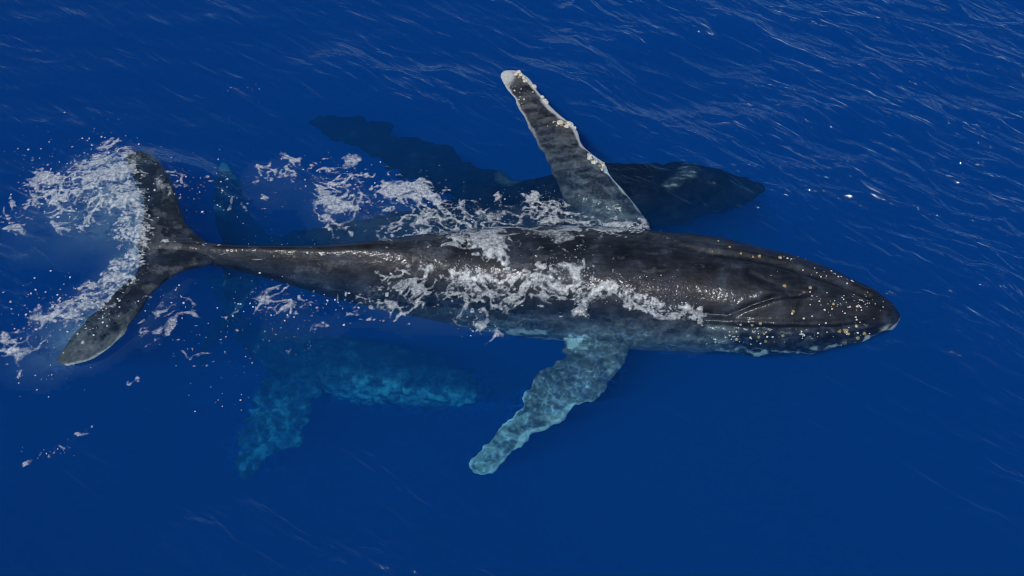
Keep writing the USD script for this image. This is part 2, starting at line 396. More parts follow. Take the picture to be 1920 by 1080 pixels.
FLA_LEAD = [(420, 470, -0.06), (375, 446, -0.02), (350, 418, 0.02), (336, 385, 0.05), (322, 345, 0.07), (305, 312, 0.08), (285, 291, 0.08), (265, 284, 0.07), (248, 283, 0.06)]
FLA_TRAIL = [(280, 470, -0.02), (258, 458, -0.01), (264, 430, 0.0), (268, 400, 0.02), (265, 370, 0.03), (256, 345, 0.05), (245, 325, 0.06), (237, 306, 0.06), (235, 290, 0.06)]
FLB_LEAD = [(425, 480, -0.06), (385, 497, -0.05), (342, 508, -0.05), (308, 528, -0.06), (282, 553, -0.07), (258, 588, -0.08), (232, 625, -0.10), (205, 655, -0.12), (165, 676, -0.14), (125, 686, -0.15)]
FLB_TRAIL = [(300, 462, -0.02), (258, 464, -0.02), (262, 490, -0.03), (250, 515, -0.04), (225, 540, -0.06), (195, 568, -0.07), (165, 598, -0.09), (142, 622, -0.11), (122, 650, -0.13), (106, 678, -0.15)]
ST = [(a[0], a[1], a[2], a[3] * 0.9, *a[4:]) for a in ST]
main = join([body(ST), blade(FAR_LEAD, FAR_TRAIL, (0.30, 0.07), bumps=0.10, seed=2), blade(NEAR_LEAD, NEAR_TRAIL, (0.30, 0.07), bumps=0.20, seed=5),
             blade(FLA_LEAD, FLA_TRAIL, (0.22, 0.05), bumps=0.03, seed=7), blade(FLB_LEAD, FLB_TRAIL, (0.22, 0.05), bumps=0.06, seed=9)], 0.036, 10)
V = main.vertices.copy(); N = main.vertex_normals.copy()
pix = PX(V)
upper = N[:, 2] > -0.1
d = 0.022 * (meshkit.fbm(V * 1.6, 3, 4) - 0.5) + 0.010 * (meshkit.noise(V * 6.0, 6) - 0.5)


def nearfin_(pix, v):
    return ((pix[:, 1] > 660) & (pix[:, 0] > 850) & (pix[:, 0] < 1195) & (v[:, 2] < -0.7)).astype(float)


def groove(line, width, depth):
    dist = seg_dist(pix, line) * DIST / FPX
    return np.where(upper, depth * np.exp(-(dist / width) ** 2), 0)


# lip ridges, blowhole grooves and the folds behind them
d += groove([(1215, 441), (1330, 466), (1400, 474), (1480, 492), (1560, 518), (1640, 552)], 0.05, 0.05) - groove([(1225, 448), (1330, 474), (1400, 482), (1480, 501), (1560, 527), (1630, 556)], 0.05, 0.045)
d += -groove([(1405, 512), (1440, 530), (1480, 547), (1515, 552)], 0.05, 0.03) - groove([(1300, 588), (1365, 592), (1410, 572), (1450, 558), (1500, 553)], 0.04, 0.05)
d += groove([(1430, 545), (1465, 552)], 0.13, 0.05) + groove([(1520, 553), (1600, 566), (1660, 582)], 0.09, 0.045)
d += groove([(1320, 600), (1400, 604), (1480, 606), (1560, 606), (1620, 598)], 0.05, 0.05) - groove([(1320, 611), (1400, 615), (1480, 617), (1560, 616), (1620, 608)], 0.05, 0.06)
d += groove([(1210, 600), (1300, 640), (1440, 640)], 0.08, 0.03)
headw = sstep(1300, 1420, pix[:, 0]) * sstep(600, 640, pix[:, 1])
d += headw * 0.14 * (meshkit.noise(V * 4.5, 13) - 0.45) + headw * 0.08 * (meshkit.noise(V * 10.0, 14) - 0.5)
nflank = sstep(560, 640, pix[:, 1]) * sstep(700, 900, pix[:, 0]) * (1 - sstep(1350, 1420, pix[:, 0]))
d += nearfin_(pix, V) * (0.06 * (meshkit.noise(V * 6.5, 18) - 0.5) + 0.05 * (meshkit.noise(V * 15, 19) - 0.5))
d += nflank * 0.06 * (meshkit.noise(V * np.array([4.0, 4.0, 4.0]), 17) - 0.5)
# white edges of fins, pale belly
pale = nflank * (0.22 + 0.3 * (1 - np.abs(2 * meshkit.fbm(V * 5.0, 3, 25) - 1)) ** 3)  # near flank: caustic net painted as pale web mottling


def edge_pale(lead, width, amount, tail=1.0, seed=0):
    tree = cKDTree(resample(crest(lead), 400))
    dist, at = tree.query(V)
    wob = 0.5 + meshkit.noise(V * 7, seed)
    return amount * (1 - sstep(width * 0.55, width * 1.5, dist / wob)) * sstep(0.03, 0.22, at / 399.0) * tail


farfin = (pix[:, 1] < 418) & (pix[:, 0] > 900) & (seg_dist(pix, [(1150, 400), (1060, 290), (950, 145)]) < 90) & (V[:, 2] > -0.62)
nearfin = (pix[:, 1] > 645) & (pix[:, 0] > 850) & (pix[:, 0] < 1195) & (V[:, 2] < -0.8)
pale = np.maximum(pale, farfin * edge_pale(FAR_LEAD, 0.088, 1.0, seed=1))
pale = np.maximum(pale, farfin * edge_pale(FAR_TRAIL, 0.05, 0.75, seed=2) * sstep(420, 150, pix[:, 1]))
pale = np.maximum(pale, farfin * (1 - sstep(10, 34, np.hypot(pix[:, 0] - 945, pix[:, 1] - 140))) * 0.9)
pale = np.maximum(pale, farfin * (0.13 + 0.24 * sstep(0.35, 0.75, meshkit.fbm(V * np.array([3, 12, 8.0]), 4, 37))))
mott = 0.6 * meshkit.fbm(V * 6.0, 3, 23) + 0.4 * (1 - np.abs(2 * meshkit.fbm(V * 4.0, 3, 24) - 1))
pale = np.maximum(pale, nearfin * (0.12 + 0.44 * sstep(0.42, 0.70, mott)) * (0.62 + 0.5 * sstep(680, 800, pix[:, 1])))
pale = np.maximum(pale, nearfin * edge_pale(NEAR_LEAD, 0.075, 0.9, seed=3) * sstep(690, 790, pix[:, 1]))
pale = np.maximum(pale, nearfin * edge_pale(NEAR_TRAIL, 0.06, 0.85, seed=4) * sstep(690, 730, pix[:, 1]))
belly = seg_dist(pix, [(860, 618), (960, 634), (1100, 646)])
pale = np.maximum(pale, (1 - sstep(8, 34, belly)) * 0.9 * (pix[:, 1] < 655) * sstep(0.3, 0.6, meshkit.fbm(V * 6, 2, 29)))
jaw = seg_dist(pix, [(1330, 660), (1440, 662), (1560, 654), (1640, 634), (1686, 605)])
pale = np.maximum(pale, (1 - sstep(2, 16, jaw)) * 0.75 * sstep(0.35, 0.6, meshkit.fbm(V * 8, 2, 31)))
flk = (pix[:, 0] < 300) & (pix[:, 1] > 540)
pale = np.maximum(pale, flk * (0.14 + 0.26 * sstep(0.45, 0.7, mott)) * sstep(540, 640, pix[:, 1]))
pale = np.maximum(pale, flk * edge_pale(FLB_LEAD, 0.05, 0.6, seed=6) * sstep(560, 640, pix[:, 1]))
tailw = 1 - sstep(330, 420, pix[:, 0])
pale = np.maximum(pale, tailw * 0.28 * sstep(0.42, 0.62, meshkit.fbm(V * np.array([7, 5, 7.0]), 4, 61)))
back = (N[:, 2] > 0.2) * sstep(420, 520, pix[:, 0]) * (1 - sstep(1300, 1500, pix[:, 0]))
pale = np.maximum(pale, back * 0.22 * sstep(0.5, 0.7, meshkit.fbm(V * np.array([2.5, 7, 7.0]), 4, 63)))
main.vertices = V + N * d[:, None]
whale = UsdGeom.Xform.Define(stage, path_of('humpback_whale'))
tag(whale.GetPrim(), 'large dark humpback whale at the surface, foam along its back and flukes', 'whale')
WP = str(whale.GetPath())
put('body', main, SKIN, WP, attrs={'pale': pale})
MV, MN = np.array(main.vertices), np.array(main.vertex_normals)
MPX = PX(MV); MD = (MV - EYE) @ FWD
vis = MN @ (-FWD) > 0.02
MTREE = cKDTree(MPX[vis]); MVI = np.nonzero(vis)[0]


def on_whale(px, py):
    """(point, normal) of the whale's skin seen at a pixel, or None."""
    near = MTREE.query_ball_point([px, py], 7)
    if not near:
        return None
    ids = MVI[near]
    k = ids[np.argmin(MD[ids] * 40 + np.hypot(*(MPX[ids] - [px, py]).T))]
    return MV[k], MN[k]


def frame(nrm, spin):
    a = np.cross(nrm, [0.3, 0.9, 0.1]); a /= np.linalg.norm(a); b = np.cross(nrm, a)
    a, b = a * math.cos(spin) + b * math.sin(spin), b * math.cos(spin) - a * math.sin(spin)
    return np.stack([a, b, nrm], 1)


def barnacle(p, nrm, r, rng, seg=9):
    prof = np.array([(1.0, -0.25), (0.88, 0.25), (0.62, 0.62), (0.46, 0.66), (0.36, 0.42), (0.0, 0.34)])
    th = np.linspace(0, 2 * np.pi, seg, endpoint=False)
    wob = 1 + 0.14 * np.cos(th * 3 + rng.random() * 6) + 0.08 * rng.standard_normal(seg)
    rings = [np.stack([a * np.cos(th) * wob, a * np.sin(th) * wob, np.full(seg, b)], 1) for a, b in prof[:-1]]
    v = np.vstack(rings + [[[0, 0, prof[-1][1]]]]) * r
    f = []
    for m in range(len(prof) - 2):
        for k in range(seg):
            a, b = m * seg + k, m * seg + (k + 1) % seg
            f += [(a, b, b + seg), (a, b + seg, a + seg)]
    m = len(prof) - 2
    f += [(m * seg + k, m * seg + (k + 1) % seg, len(v) - 1) for k in range(seg)]
    return v @ frame(nrm, rng.random() * 6).T + p, np.array(f)


BIG = [(1472, 537, 10), (1519, 540, 10), (1486, 584, 9), (1562, 570, 8), (1370, 457, 9), (1423, 482, 9), (1462, 483, 10), (1409, 480, 7), (1388, 473, 7), (1410, 613, 9), (1388, 613, 8),
       (1424, 607, 9), (1380, 636, 10), (1421, 634, 9), (1437, 640, 9), (1468, 629, 9), (1575, 622, 10), (1587, 620, 13), (1606, 612, 9), (1620, 626, 11), (1609, 633, 11), (1592, 626, 8), (1432, 626, 7), (1347, 452, 6), (1340, 644, 7)]
CLUMPS = [(1070, 232, 11, 9), (1105, 290, 6, 3), (1115, 300, 7, 3), (1128, 310, 7, 4), (1023, 187, 7, 4), (1005, 165, 7, 4), (985, 148, 6, 4), (970, 138, 6, 4), (1052, 230, 5, 3)]
rng = np.random.default_rng(5)
for px, py, r in BIG:
    hit = on_whale(px, py)
    if hit:
        put('barnacle', barnacle(hit[0], hit[1], 0.38 * r * DIST / FPX, rng), BARN_OCHRE, WP, smooth=50)
for px, py, spread, cnt in CLUMPS:
    for _ in range(cnt):
        hit = on_whale(px + rng.normal() * spread * 0.55, py + rng.normal() * spread * 0.55)
        if hit:
            put('barnacle', barnacle(hit[0], hit[1], rng.uniform(0.034, 0.055), rng), BARN_PALE if rng.random() < 0.8 else BARN_OCHRE, WP, smooth=50)
small = []
SPOTS = [(1575, 566, 34, 22, 46), (1600, 580, 22, 18, 20), (1545, 505, 45, 9, 26), (1590, 520, 30, 9, 14), (1488, 483, 9, 5, 12), (1620, 570, 10, 4, 14), (1505, 627, 24, 4, 26), (1370, 628, 12, 9, 26),
         (1400, 634, 40, 10, 24), (1530, 585, 12, 18, 14), (1640, 585, 20, 20, 10), (950, 150, 8, 9, 26), (970, 180, 10, 16, 20), (985, 170, 10, 8, 8), (1040, 232, 9, 5, 10), (1600, 630, 30, 9, 26)]
for px, py, sx, sy, cnt in SPOTS:
    for _ in range(int(cnt * 0.7)):
        hit = on_whale(px + rng.normal() * sx, py + rng.normal() * sy)
        if hit:
            small.append(barnacle(hit[0], hit[1], 0.007 + 0.016 * rng.random() ** 2, rng, 6))
off, vv, ff = 0, [], []
for v, f in small:
    vv.append(v); ff.append(f + off); off += len(v)
tag(put('small_barnacle', (np.vstack(vv), np.vstack(ff)), BARN_PALE, WP, smooth=50), 'scattered white barnacles', kind='stuff')

# --- the second whale, deeper, beyond and below the first
Z2 = -0.88
ST2 = [(1428, 352, 5, Z2, 1, 0.85, 1, 0), (1418, 352, 16, Z2, 1, 0.85, 1, 0), (1385, 355, 30, Z2, 1, 0.85, 1, 0), (1330, 357, 47, Z2, 1, 0.9, 1, 0), (1260, 362, 58, Z2, 1, 0.95, 1, 0), (1180, 370, 64, Z2, 1, 1, 1, 0),
       (1080, 385, 66, Z2 - 0.25, 1, 1, 1, 0.1), (980, 402, 62, Z2 - 0.5, 1, 1, 1, 0.2), (860, 422, 52, Z2 - 0.8, 1, 1, 1, 0.3), (740, 437, 40, Z2 - 1.0, 0.95, 1.1, 1, 0.5), (620, 448, 27, Z2 - 1.0, 0.9, 1.1, 1.1, 0.6), (520, 455, 17, Z2 - 1.3, 1, 1, 1, 0.5), (450, 458, 11, Z2 - 1.5, 1, 1, 1, 0.4), (412, 458, 4, Z2 - 1.5, 1, 1, 1, 0)]
L2 = [(1090, 380, Z2), (1040, 350, Z2), (960, 335, Z2 - 0.25), (890, 318, Z2 - 0.50), (820, 280, Z2 - 0.75), (740, 243, Z2 - 1.00), (660, 222, Z2 - 1.25), (600, 220, Z2 - 1.50)]
T2 = [(960, 410, Z2), (920, 395, Z2), (860, 375, Z2 - 0.25), (800, 350, Z2 - 0.50), (740, 320, Z2 - 0.75), (680, 285, Z2 - 1.00), (620, 255, Z2 - 1.25), (580, 232, Z2 - 1.50)]
FU2 = ([(520, 450, Z2 - 1.5), (480, 420, Z2 - 1.5), (465, 385, Z2 - 1.5), (450, 345, Z2 - 1.5), (432, 318, Z2 - 1.5), (418, 308, Z2 - 1.5)], [(420, 460, Z2 - 1.5), (408, 440, Z2 - 1.5), (402, 410, Z2 - 1.5), (400, 375, Z2 - 1.5), (402, 340, Z2 - 1.5), (408, 312, Z2 - 1.5)])
FD2 = ([(530, 462, Z2 - 1.5), (498, 490, Z2 - 1.5), (482, 525, Z2 - 1.5), (470, 555, Z2 - 1.5), (452, 580, Z2 - 1.5), (436, 592, Z2 - 1.5)], [(430, 455, Z2 - 1.5), (420, 480, Z2 - 1.5), (416, 510, Z2 - 1.5), (418, 545, Z2 - 1.5), (424, 572, Z2 - 1.5), (428, 590, Z2 - 1.5)])
deep = join([body(ST2, 80, 40), blade(L2, T2, (0.3, 0.08), bumps=0.5, seed=12), blade(*FU2, (0.2, 0.05)), blade(*FD2, (0.2, 0.05))], 0.06, 8)
V2 = np.array(deep.vertices); px2 = PX(V2)
p2 = np.zeros(len(V2))
p2 = np.maximum(p2, (1 - sstep(6, 26, seg_dist(px2, [(1258, 345), (1280, 328), (1298, 314)]))) * (0.25 + 0.5 * sstep(0.46, 0.62, meshkit.fbm(V2 * np.array([2.5, 11, 4.]), 3, 3))))
p2 = np.maximum(p2, (1 - sstep(6, 28, seg_dist(px2, [(945, 330), (1000, 318)]))) * 0.42)
p2 = np.maximum(p2, (px2[:, 0] < 478) * sstep(10, 80, np.abs(px2[:, 1] - 455)) * (0.30 + 0.36 * sstep(0.35, 0.65, meshkit.fbm(V2 * 4, 3, 6))))
deep.vertices = V2 + deep.vertex_normals * (0.06 * (meshkit.fbm(V2 * 2.2, 3, 9) - 0.5) + 0.13 * (meshkit.noise(V2 * 3.5, 19) - 0.5) + 0.08 * (meshkit.noise(V2 * 8.0, 20) - 0.5))[:, None]
w2 = UsdGeom.Xform.Define(stage, path_of('humpback_whale'))
tag(w2.GetPrim(), 'submerged dark humpback whale passing beneath the surfaced whale, head showing beyond its far flipper', 'whale')
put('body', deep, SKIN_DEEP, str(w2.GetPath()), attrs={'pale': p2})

# --- the small whale below, nearest the camera
Z3 = -3.5
ST3 = [(906, 738, 6, Z3, 1, 0.85, 1, 0), (894, 736, 20, Z3, 1, 0.85, 1, 0), (860, 728, 35, Z3, 1, 0.9, 1, 0), (810, 716, 46, Z3, 1, 0.95, 1, 0), (750, 706, 54, Z3, 1, 1, 1, 0), (680, 696, 58, Z3 - 0.05, 1, 1, 1, 0), (610, 684, 54, Z3 - 0.15, 1, 1, 1, 0.1),
       (550, 670, 46, Z3 - 0.3, 1, 1, 1, 0.3), (500, 650, 34, Z3 - 0.5, 0.95, 1.1, 1, 0.4), (462, 625, 22, Z3 - 0.7, 0.95, 1.1, 1, 0.5), (438, 600, 12, Z3 - 0.8, 1, 1, 1, 0.4), (425, 585, 4, Z3 - 0.9, 1, 1, 1, 0)]
L3 = [(640, 690, Z3), (588, 752, Z3), (578, 790, Z3 - 0.05), (556, 832, Z3 - 0.1), (520, 848, Z3 - 0.15), (490, 868, Z3 - 0.2), (470, 890, Z3 - 0.25), (458, 896, Z3 - 0.25)]
T3 = [(560, 660, Z3), (492, 722, Z3), (476, 758, Z3 - 0.05), (456, 800, Z3 - 0.1), (448, 835, Z3 - 0.15), (444, 860, Z3 - 0.2), (444, 880, Z3 - 0.25), (448, 890, Z3 - 0.25)]
R3 = [(800, 745, Z3 - 0.3), (790, 772, Z3 - 0.4), (800, 785, Z3 - 0.45), (830, 800, Z3 - 0.5), (838, 808, Z3 - 0.5)]
Q3 = [(720, 735, Z3 - 0.3), (725, 762, Z3 - 0.4), (750, 780, Z3 - 0.45), (800, 800, Z3 - 0.5), (828, 810, Z3 - 0.5)]
FL3 = ([(450, 612, Z3 - 0.8), (420, 625, Z3 - 0.85), (395, 650, Z3 - 0.9), (385, 680, Z3 - 0.95), (380, 700, Z3 - 1)], [(425, 590, Z3 - 0.8), (405, 600, Z3 - 0.85), (385, 630, Z3 - 0.9), (374, 665, Z3 - 0.95), (376, 695, Z3 - 1)])
FR3 = ([(455, 600, Z3 - 0.8), (450, 570, Z3 - 0.85), (435, 540, Z3 - 0.9), (410, 520, Z3 - 0.95), (390, 512, Z3 - 1)], [(425, 595, Z3 - 0.8), (415, 575, Z3 - 0.85), (405, 550, Z3 - 0.9), (392, 530, Z3 - 0.95), (384, 516, Z3 - 1)])
calf = join([body(ST3, 80, 40), blade(L3, T3, (0.22, 0.06), bumps=0.26, seed=22), blade(*FL3, (0.14, 0.04)), blade(*FR3, (0.14, 0.04))], 0.045, 8)
V3 = np.array(calf.vertices); px3 = PX(V3); N3 = np.array(calf.vertex_normals)
p3 = 0.22 + 0.5 * sstep(0.36, 0.66, meshkit.fbm(V3 * 8.0, 4, 41)) + 0.5 * (1 - np.abs(2 * meshkit.fbm(V3 * 5.0, 3, 47) - 1)) ** 5  # mottled skin; the ridged web lines are painted caustics
axis3 = np.interp(px3[:, 0], [425, 500, 610, 750, 860, 906], [585, 650, 684, 706, 728, 738])
p3 *= (lambda t: t * (0.16 + 0.74 * sstep(-16, 26, px3[:, 1] - axis3)) + (1 - t) * (0.22 + 0.45 * sstep(690, 790, px3[:, 1])))(sstep(540, 700, px3[:, 0]))
calf.vertices = V3 + N3 * (0.10 * (meshkit.fbm(V3 * 4.0, 2, 9) - 0.5) + 0.09 * (meshkit.noise(V3 * 8.0, 10) - 0.5))[:, None]
w3 = UsdGeom.Xform.Define(stage, path_of('humpback_whale'))
tag(w3.GetPrim(), 'smaller submerged whale, pale and mottled blue, below the near flipper of the surfaced whale', 'whale')
put('body', calf, SKIN_CALF, str(w3.GetPath()), attrs={'pale': p3})


# ------------------------------------------------------------------ foam
FS = 0.0125
fx0, fx1, fy0, fy1 = -9.4, 4.2, -4.2, 3.6
fxs, fys = np.arange(fx0, fx1, FS), np.arange(fy0, fy1, FS)
FX, FY = np.meshgrid(fxs, fys)
# height of the large whale's back under the foam
hm = np.full(FX.shape, -9.0)
ci, cj = ((MV[:, 0] - fx0) / FS).astype(int), ((MV[:, 1] - fy0) / FS).astype(int)
ok = (ci >= 0) & (ci < FX.shape[1]) & (cj >= 0) & (cj < FX.shape[0]) & (MN[:, 2] > 0)
np.maximum.at(hm, (cj[ok], ci[ok]), MV[ok, 2])
hm = ndimage.maximum_filter(hm, 5)
hm = np.where(hm > -5, hm, -1.0)
hm = ndimage.gaussian_filter(hm, 1.5)
wz = wave(FX.ravel(), FY.ravel()).reshape(FX.shape)
ground = np.maximum(wz, hm)
PXY = PX(np.stack([FX, FY, ground], -1).reshape(-1, 3))
_x, _y = FX.ravel(), FY.ravel()
PXYW = PXY + np.stack([34 * (n2(_x, _y, 1.6, seed=401, octaves=3) - 0.5) + 12 * (n2(_x, _y, 6, seed=403, octaves=2) - 0.5),
                       34 * (n2(_x, _y, 1.6, seed=402, octaves=3) - 0.5) + 12 * (n2(_x, _y, 6, seed=404, octaves=2) - 0.5)], 1)
M = np.zeros(FX.size)
K = np.zeros(FX.size)


def stroke(line, width, amount, churn=0.0):
    """Foam along a line: lacy to the given amount, and churned white water to the given cover."""
    global M, K
    dist = seg_dist(PXYW, line)
    f = 1 - sstep(width * 0.1, width * 1.5, dist)
    M = np.maximum(M, 0.92 * amount * f)
    if churn:
        K = np.maximum(K, churn * (1 - sstep(width * 0.2, width * 1.1, dist)))


# beyond the back
stroke([(650, 385), (720, 400), (800, 400), (880, 420), (950, 450)], 55, 0.66)
stroke([(760, 355), (800, 350), (815, 380), (805, 410)], 24, 0.95)
stroke([(600, 370), (640, 390), (680, 415), (720, 440)], 24, 0.85)
stroke([(860, 390), (895, 385), (900, 420), (940, 460)], 26, 0.98)
stroke([(930, 362), (940, 385)], 13, 1.0)
stroke([(790, 410), (850, 430), (900, 455), (945, 475)], 22, 1.0)
stroke([(1000, 375), (1050, 395), (1100, 420), (1150, 432), (1190, 436)], 22, 0.9)
stroke([(960, 420), (1040, 428), (1110, 435)], 30, 0.66)
stroke([(1110, 430), (1160, 433), (1196, 436)], 13, 0.85, 0.66)
stroke([(1020, 480), (1050, 473), (1075, 477)], 6, 0.62)
stroke([(990, 486), (1020, 482)], 5, 0.55)
stroke([(1095, 430), (1090, 470)], 12, 0.75)
stroke([(480, 340), (485, 315), (520, 300), (550, 305)], 15, 0.8)
stroke([(515, 335), (545, 325), (540, 340)], 16, 0.85)
stroke([(590, 320), (610, 350), (640, 330)], 32, 0.6)
stroke([(620, 355), (700, 375), (800, 395), (900, 420), (950, 440)], 62, 0.88)
stroke([(700, 425), (800, 435), (900, 450)], 34, 0.76)
stroke([(960, 400), (1060, 415), (1150, 432)], 34, 0.88)
# near side
stroke([(690, 575), (780, 550), (900, 545), (1050, 545)], 46, 0.74)
stroke([(480, 560), (600, 560), (680, 575)], 40, 0.52)
stroke([(672, 590), (690, 560), (715, 535), (760, 512), (800, 508)], 30, 0.84)
stroke([(760, 545), (800, 528), (850, 515), (900, 518)], 26, 0.98)
stroke([(840, 510), (890, 520), (905, 545), (880, 565)], 26, 0.95)
stroke([(820, 560), (870, 575), (930, 560)], 26, 0.68)
stroke([(930, 545), (980, 520), (1030, 508), (1075, 520), (1085, 545)], 26, 0.88)
stroke([(940, 560), (1000, 545), (1060, 550)], 34, 0.6)
stroke([(1088, 540), (1092, 575), (1088, 588)], 15, 0.9, 0.75)
stroke([(930, 530), (990, 518), (1040, 512), (1075, 525)], 26, 0.8, 0.42)
stroke([(840, 510), (895, 515)], 18, 0.9, 0.5)
stroke([(840, 430), (900, 455), (945, 478)], 10, 0.9, 0.6)
stroke([(1110, 555), (1150, 548), (1180, 562), (1240, 574), (1312, 595)], 20, 0.9, 0.74)
stroke([(1180, 585), (1250, 592), (1320, 600)], 12, 0.8, 0.4)
stroke([(1320, 598), (1400, 604), (1480, 607), (1540, 607)], 3.0, 0.42)
for dx, y0, y1 in ((870, 455, 520), (880, 460, 500), (925, 470, 530), (1093, 450, 545), (1108, 470, 550), (1153, 470, 540), (955, 485, 515)):
    stroke([(dx, y0), (dx + 3, (y0 + y1) / 2), (dx - 2, y1)], 4, 0.62)
stroke([(480, 540), (500, 580), (470, 600)], 18, 0.56)
stroke([(540, 565), (580, 570), (610, 565)], 24, 0.6)
stroke([(560, 625), (640, 600), (680, 590)], 12, 0.72)
stroke([(510, 540), (550, 540)], 12, 0.75)
stroke([(272, 457), (300, 453), (335, 452), (370, 458), (400, 466), (450, 474), (520, 481)], 3.5, 0.72)  # wet highlight and water line of the tail ridge, painted as thin foam
stroke([(520, 481), (620, 482), (720, 492)], 3, 0.5)  # the ridge highlight carried on, fainter, also painted in foam
stroke([(1212, 441), (1240, 450), (1275, 457)], 3.0, 0.8)  # bright wet line of the far lip, painted in foam
stroke([(600, 345), (650, 370), (690, 400), (640, 430), (620, 400)], 30, 0.72)
stroke([(700, 440), (640, 445)], 14, 0.6)
# round the flukes
stroke([(238, 300), (250, 350), (262, 400), (264, 440), (250, 490), (238, 515)], 32, 0.9, 1.0)
stroke([(205, 320), (225, 360), (235, 400), (235, 440)], 44, 0.9, 0.62)
stroke([(150, 360), (200, 370), (230, 400)], 40, 0.85, 0.34)
stroke([(245, 500), (200, 545), (140, 578), (80, 598)], 34, 0.9, 0.95)
stroke([(205, 540), (120, 580), (60, 600)], 22, 0.9, 0.8)
stroke([(150, 600), (80, 620), (30, 635)], 34, 0.7)
stroke([(150, 350), (90, 385), (40, 405)], 46, 0.74)
stroke([(200, 310), (130, 320), (90, 350)], 50, 0.70)
stroke([(200, 390), (120, 410)], 34, 0.7)
stroke([(212, 265), (190, 300), (225, 295)], 20, 0.75)
stroke([(300, 575), (270, 610), (240, 640)], 16, 0.6)
# scattered flecks
stroke([(100, 340), (230, 260)], 70, 0.40)
stroke([(350, 340), (420, 360), (470, 380)], 55, 0.36)
stroke([(300, 560), (420, 600), (560, 560)], 60, 0.30)
stroke([(40, 600), (120, 650)], 60, 0.34)
stroke([(300, 640), (450, 690), (560, 640)], 60, 0.22)
stroke([(0, 700), (90, 720), (180, 730)], 40, 0.25)
stroke([(700, 340), (900, 330)], 30, 0.25)
stroke([(440, 160), (460, 158)], 14, 0.5)
stroke([(50, 865), (75, 855), (130, 825), (170, 800)], 8, 0.62)
stroke([(240, 720), (255, 705)], 8, 0.66)
stroke([(860, 600), (920, 620)], 30, 0.40)
M, K = M.reshape(FX.shape), K.reshape(FX.shape)
live = (M > 0.02) | (K > 0.02)
lx, ly = FX[live], FY[live]
wx = n2(lx, ly, 0.9, seed=51, octaves=2) + 0.40 * n2(lx, ly, 2.8, seed=52, octaves=2) + 0.16 * n2(lx, ly, 7.5, seed=53) - 0.78
wy = n2(lx, ly, 0.9, seed=57, octaves=2) + 0.40 * n2(lx, ly, 2.8, seed=58, octaves=2) + 0.16 * n2(lx, ly, 7.5, seed=59) - 0.78
qx, qy = lx + 0.55 * wx, ly + 0.55 * wy
# the wash streams back and away from the whale on both sides
turn = np.where(ly > np.interp(lx, [-9, -5, 0, 4], [0.3, 0.25, 0.15, -0.3]), -0.55, 0.62)
ca, sa = np.cos(turn), np.sin(turn)
u, v = ca * qx + sa * qy, (-sa * qx + ca * qy) * 1.5


def cells(u, v, size, seed):
    """Distance to the walls between irregular cells, in cell sizes."""
    g = np.random.default_rng(seed)
    lo, hi = np.array([u.min(), v.min()]) - size, np.array([u.max(), v.max()]) + size
    nn = np.ceil((hi - lo) / size).astype(int)
    ii, jj = np.meshgrid(np.arange(nn[0]), np.arange(nn[1]))
    pts = lo + size * (np.stack([ii.ravel(), jj.ravel()], 1) + g.random((nn[0] * nn[1], 2)))
    dd, _ = cKDTree(pts).query(np.stack([u, v], 1), k=2)
    return (dd[:, 1] - dd[:, 0]) / size


patch = n2(lx, ly, 1.6, seed=71, octaves=3)
vary = n2(qx, qy, 3.5, seed=73, octaves=3)
m, kk = M[live], K[live]


def veins(x, y, sx, sy, seed, width, octaves=2):
    n = n2(x, y, sx, sy, seed, octaves)
    return np.exp(-((n - 0.5) / width) ** 2)


wob = 0.05 * (n2(lx, ly, 8.0, 9.0, 111, 2) - 0.5)
va = veins(u + wob, v + wob, 1.7, 2.2, 101, 0.045 + 0.10 * np.clip(vary - 0.3, 0, 1), 1)
vb = veins(u - wob, v + wob, 3.3, 4.2, 102, 0.060 + 0.12 * np.clip(vary - 0.3, 0, 1), 1)
vc = veins(u + wob, v - wob, 6.5, 8.0, 103, 0.09, 1)
c2 = cells(u, v, 0.21, 2)
cw = np.clip(1.0 - c2 / 0.2, 0, 1)
loc = np.clip(m * 1.10 + 0.9 * (patch - 0.5) - 0.02, 0, 1.3) * sstep(0.0, 0.25, m)
mass = n2(u, v, 1.6, 3.2, 105, 4)                                     # thicker rafts of foam
veil = np.maximum.reduce([va, 0.92 * vb, 0.80 * cw, 0.62 * vc])
amount = np.maximum(veil - (1.22 - 0.90 * loc) - 0.9 * (0.5 - vary), 2.0 * (mass - (1.02 - 0.34 * loc)))
b1 = n2(lx + 0.1 * wx, ly + 0.1 * wy, 9, 12, 77, 3) - (0.84 - 0.22 * np.clip(loc, 0, 1))
b2 = n2(lx, ly, 19, 23, 78, 2) - (0.87 - 0.17 * np.clip(loc, 0, 1))
amount = np.maximum.reduce([amount * 1.3, b1 * 6, b2 * 6])
amount = np.where(m > 0.05, np.clip(amount, -1, 1), -1)
ag = -np.ones(FX.shape)
ag[live] = amount
amount = ndimage.gaussian_filter(ag, 0.8)[live]
grain = n2(lx, ly, 36, seed=79, octaves=2) - 0.5
dens = n2(qx, qy, 5.0, 12.0, 97, 3)
lacy = np.clip(amount * 1.1 + 0.26 + 0.9 * (dens - 0.42) + 0.35 * grain, 0, 0.95) * sstep(-0.10, 0.12, amount)
wash = 0.42 * sstep(0.35, 0.9, m) * np.clip(2.6 * (n2(qx, qy, 2.2, 9.0, 99, 4) - 0.45), 0, 1)
lacy = np.maximum(lacy, wash)
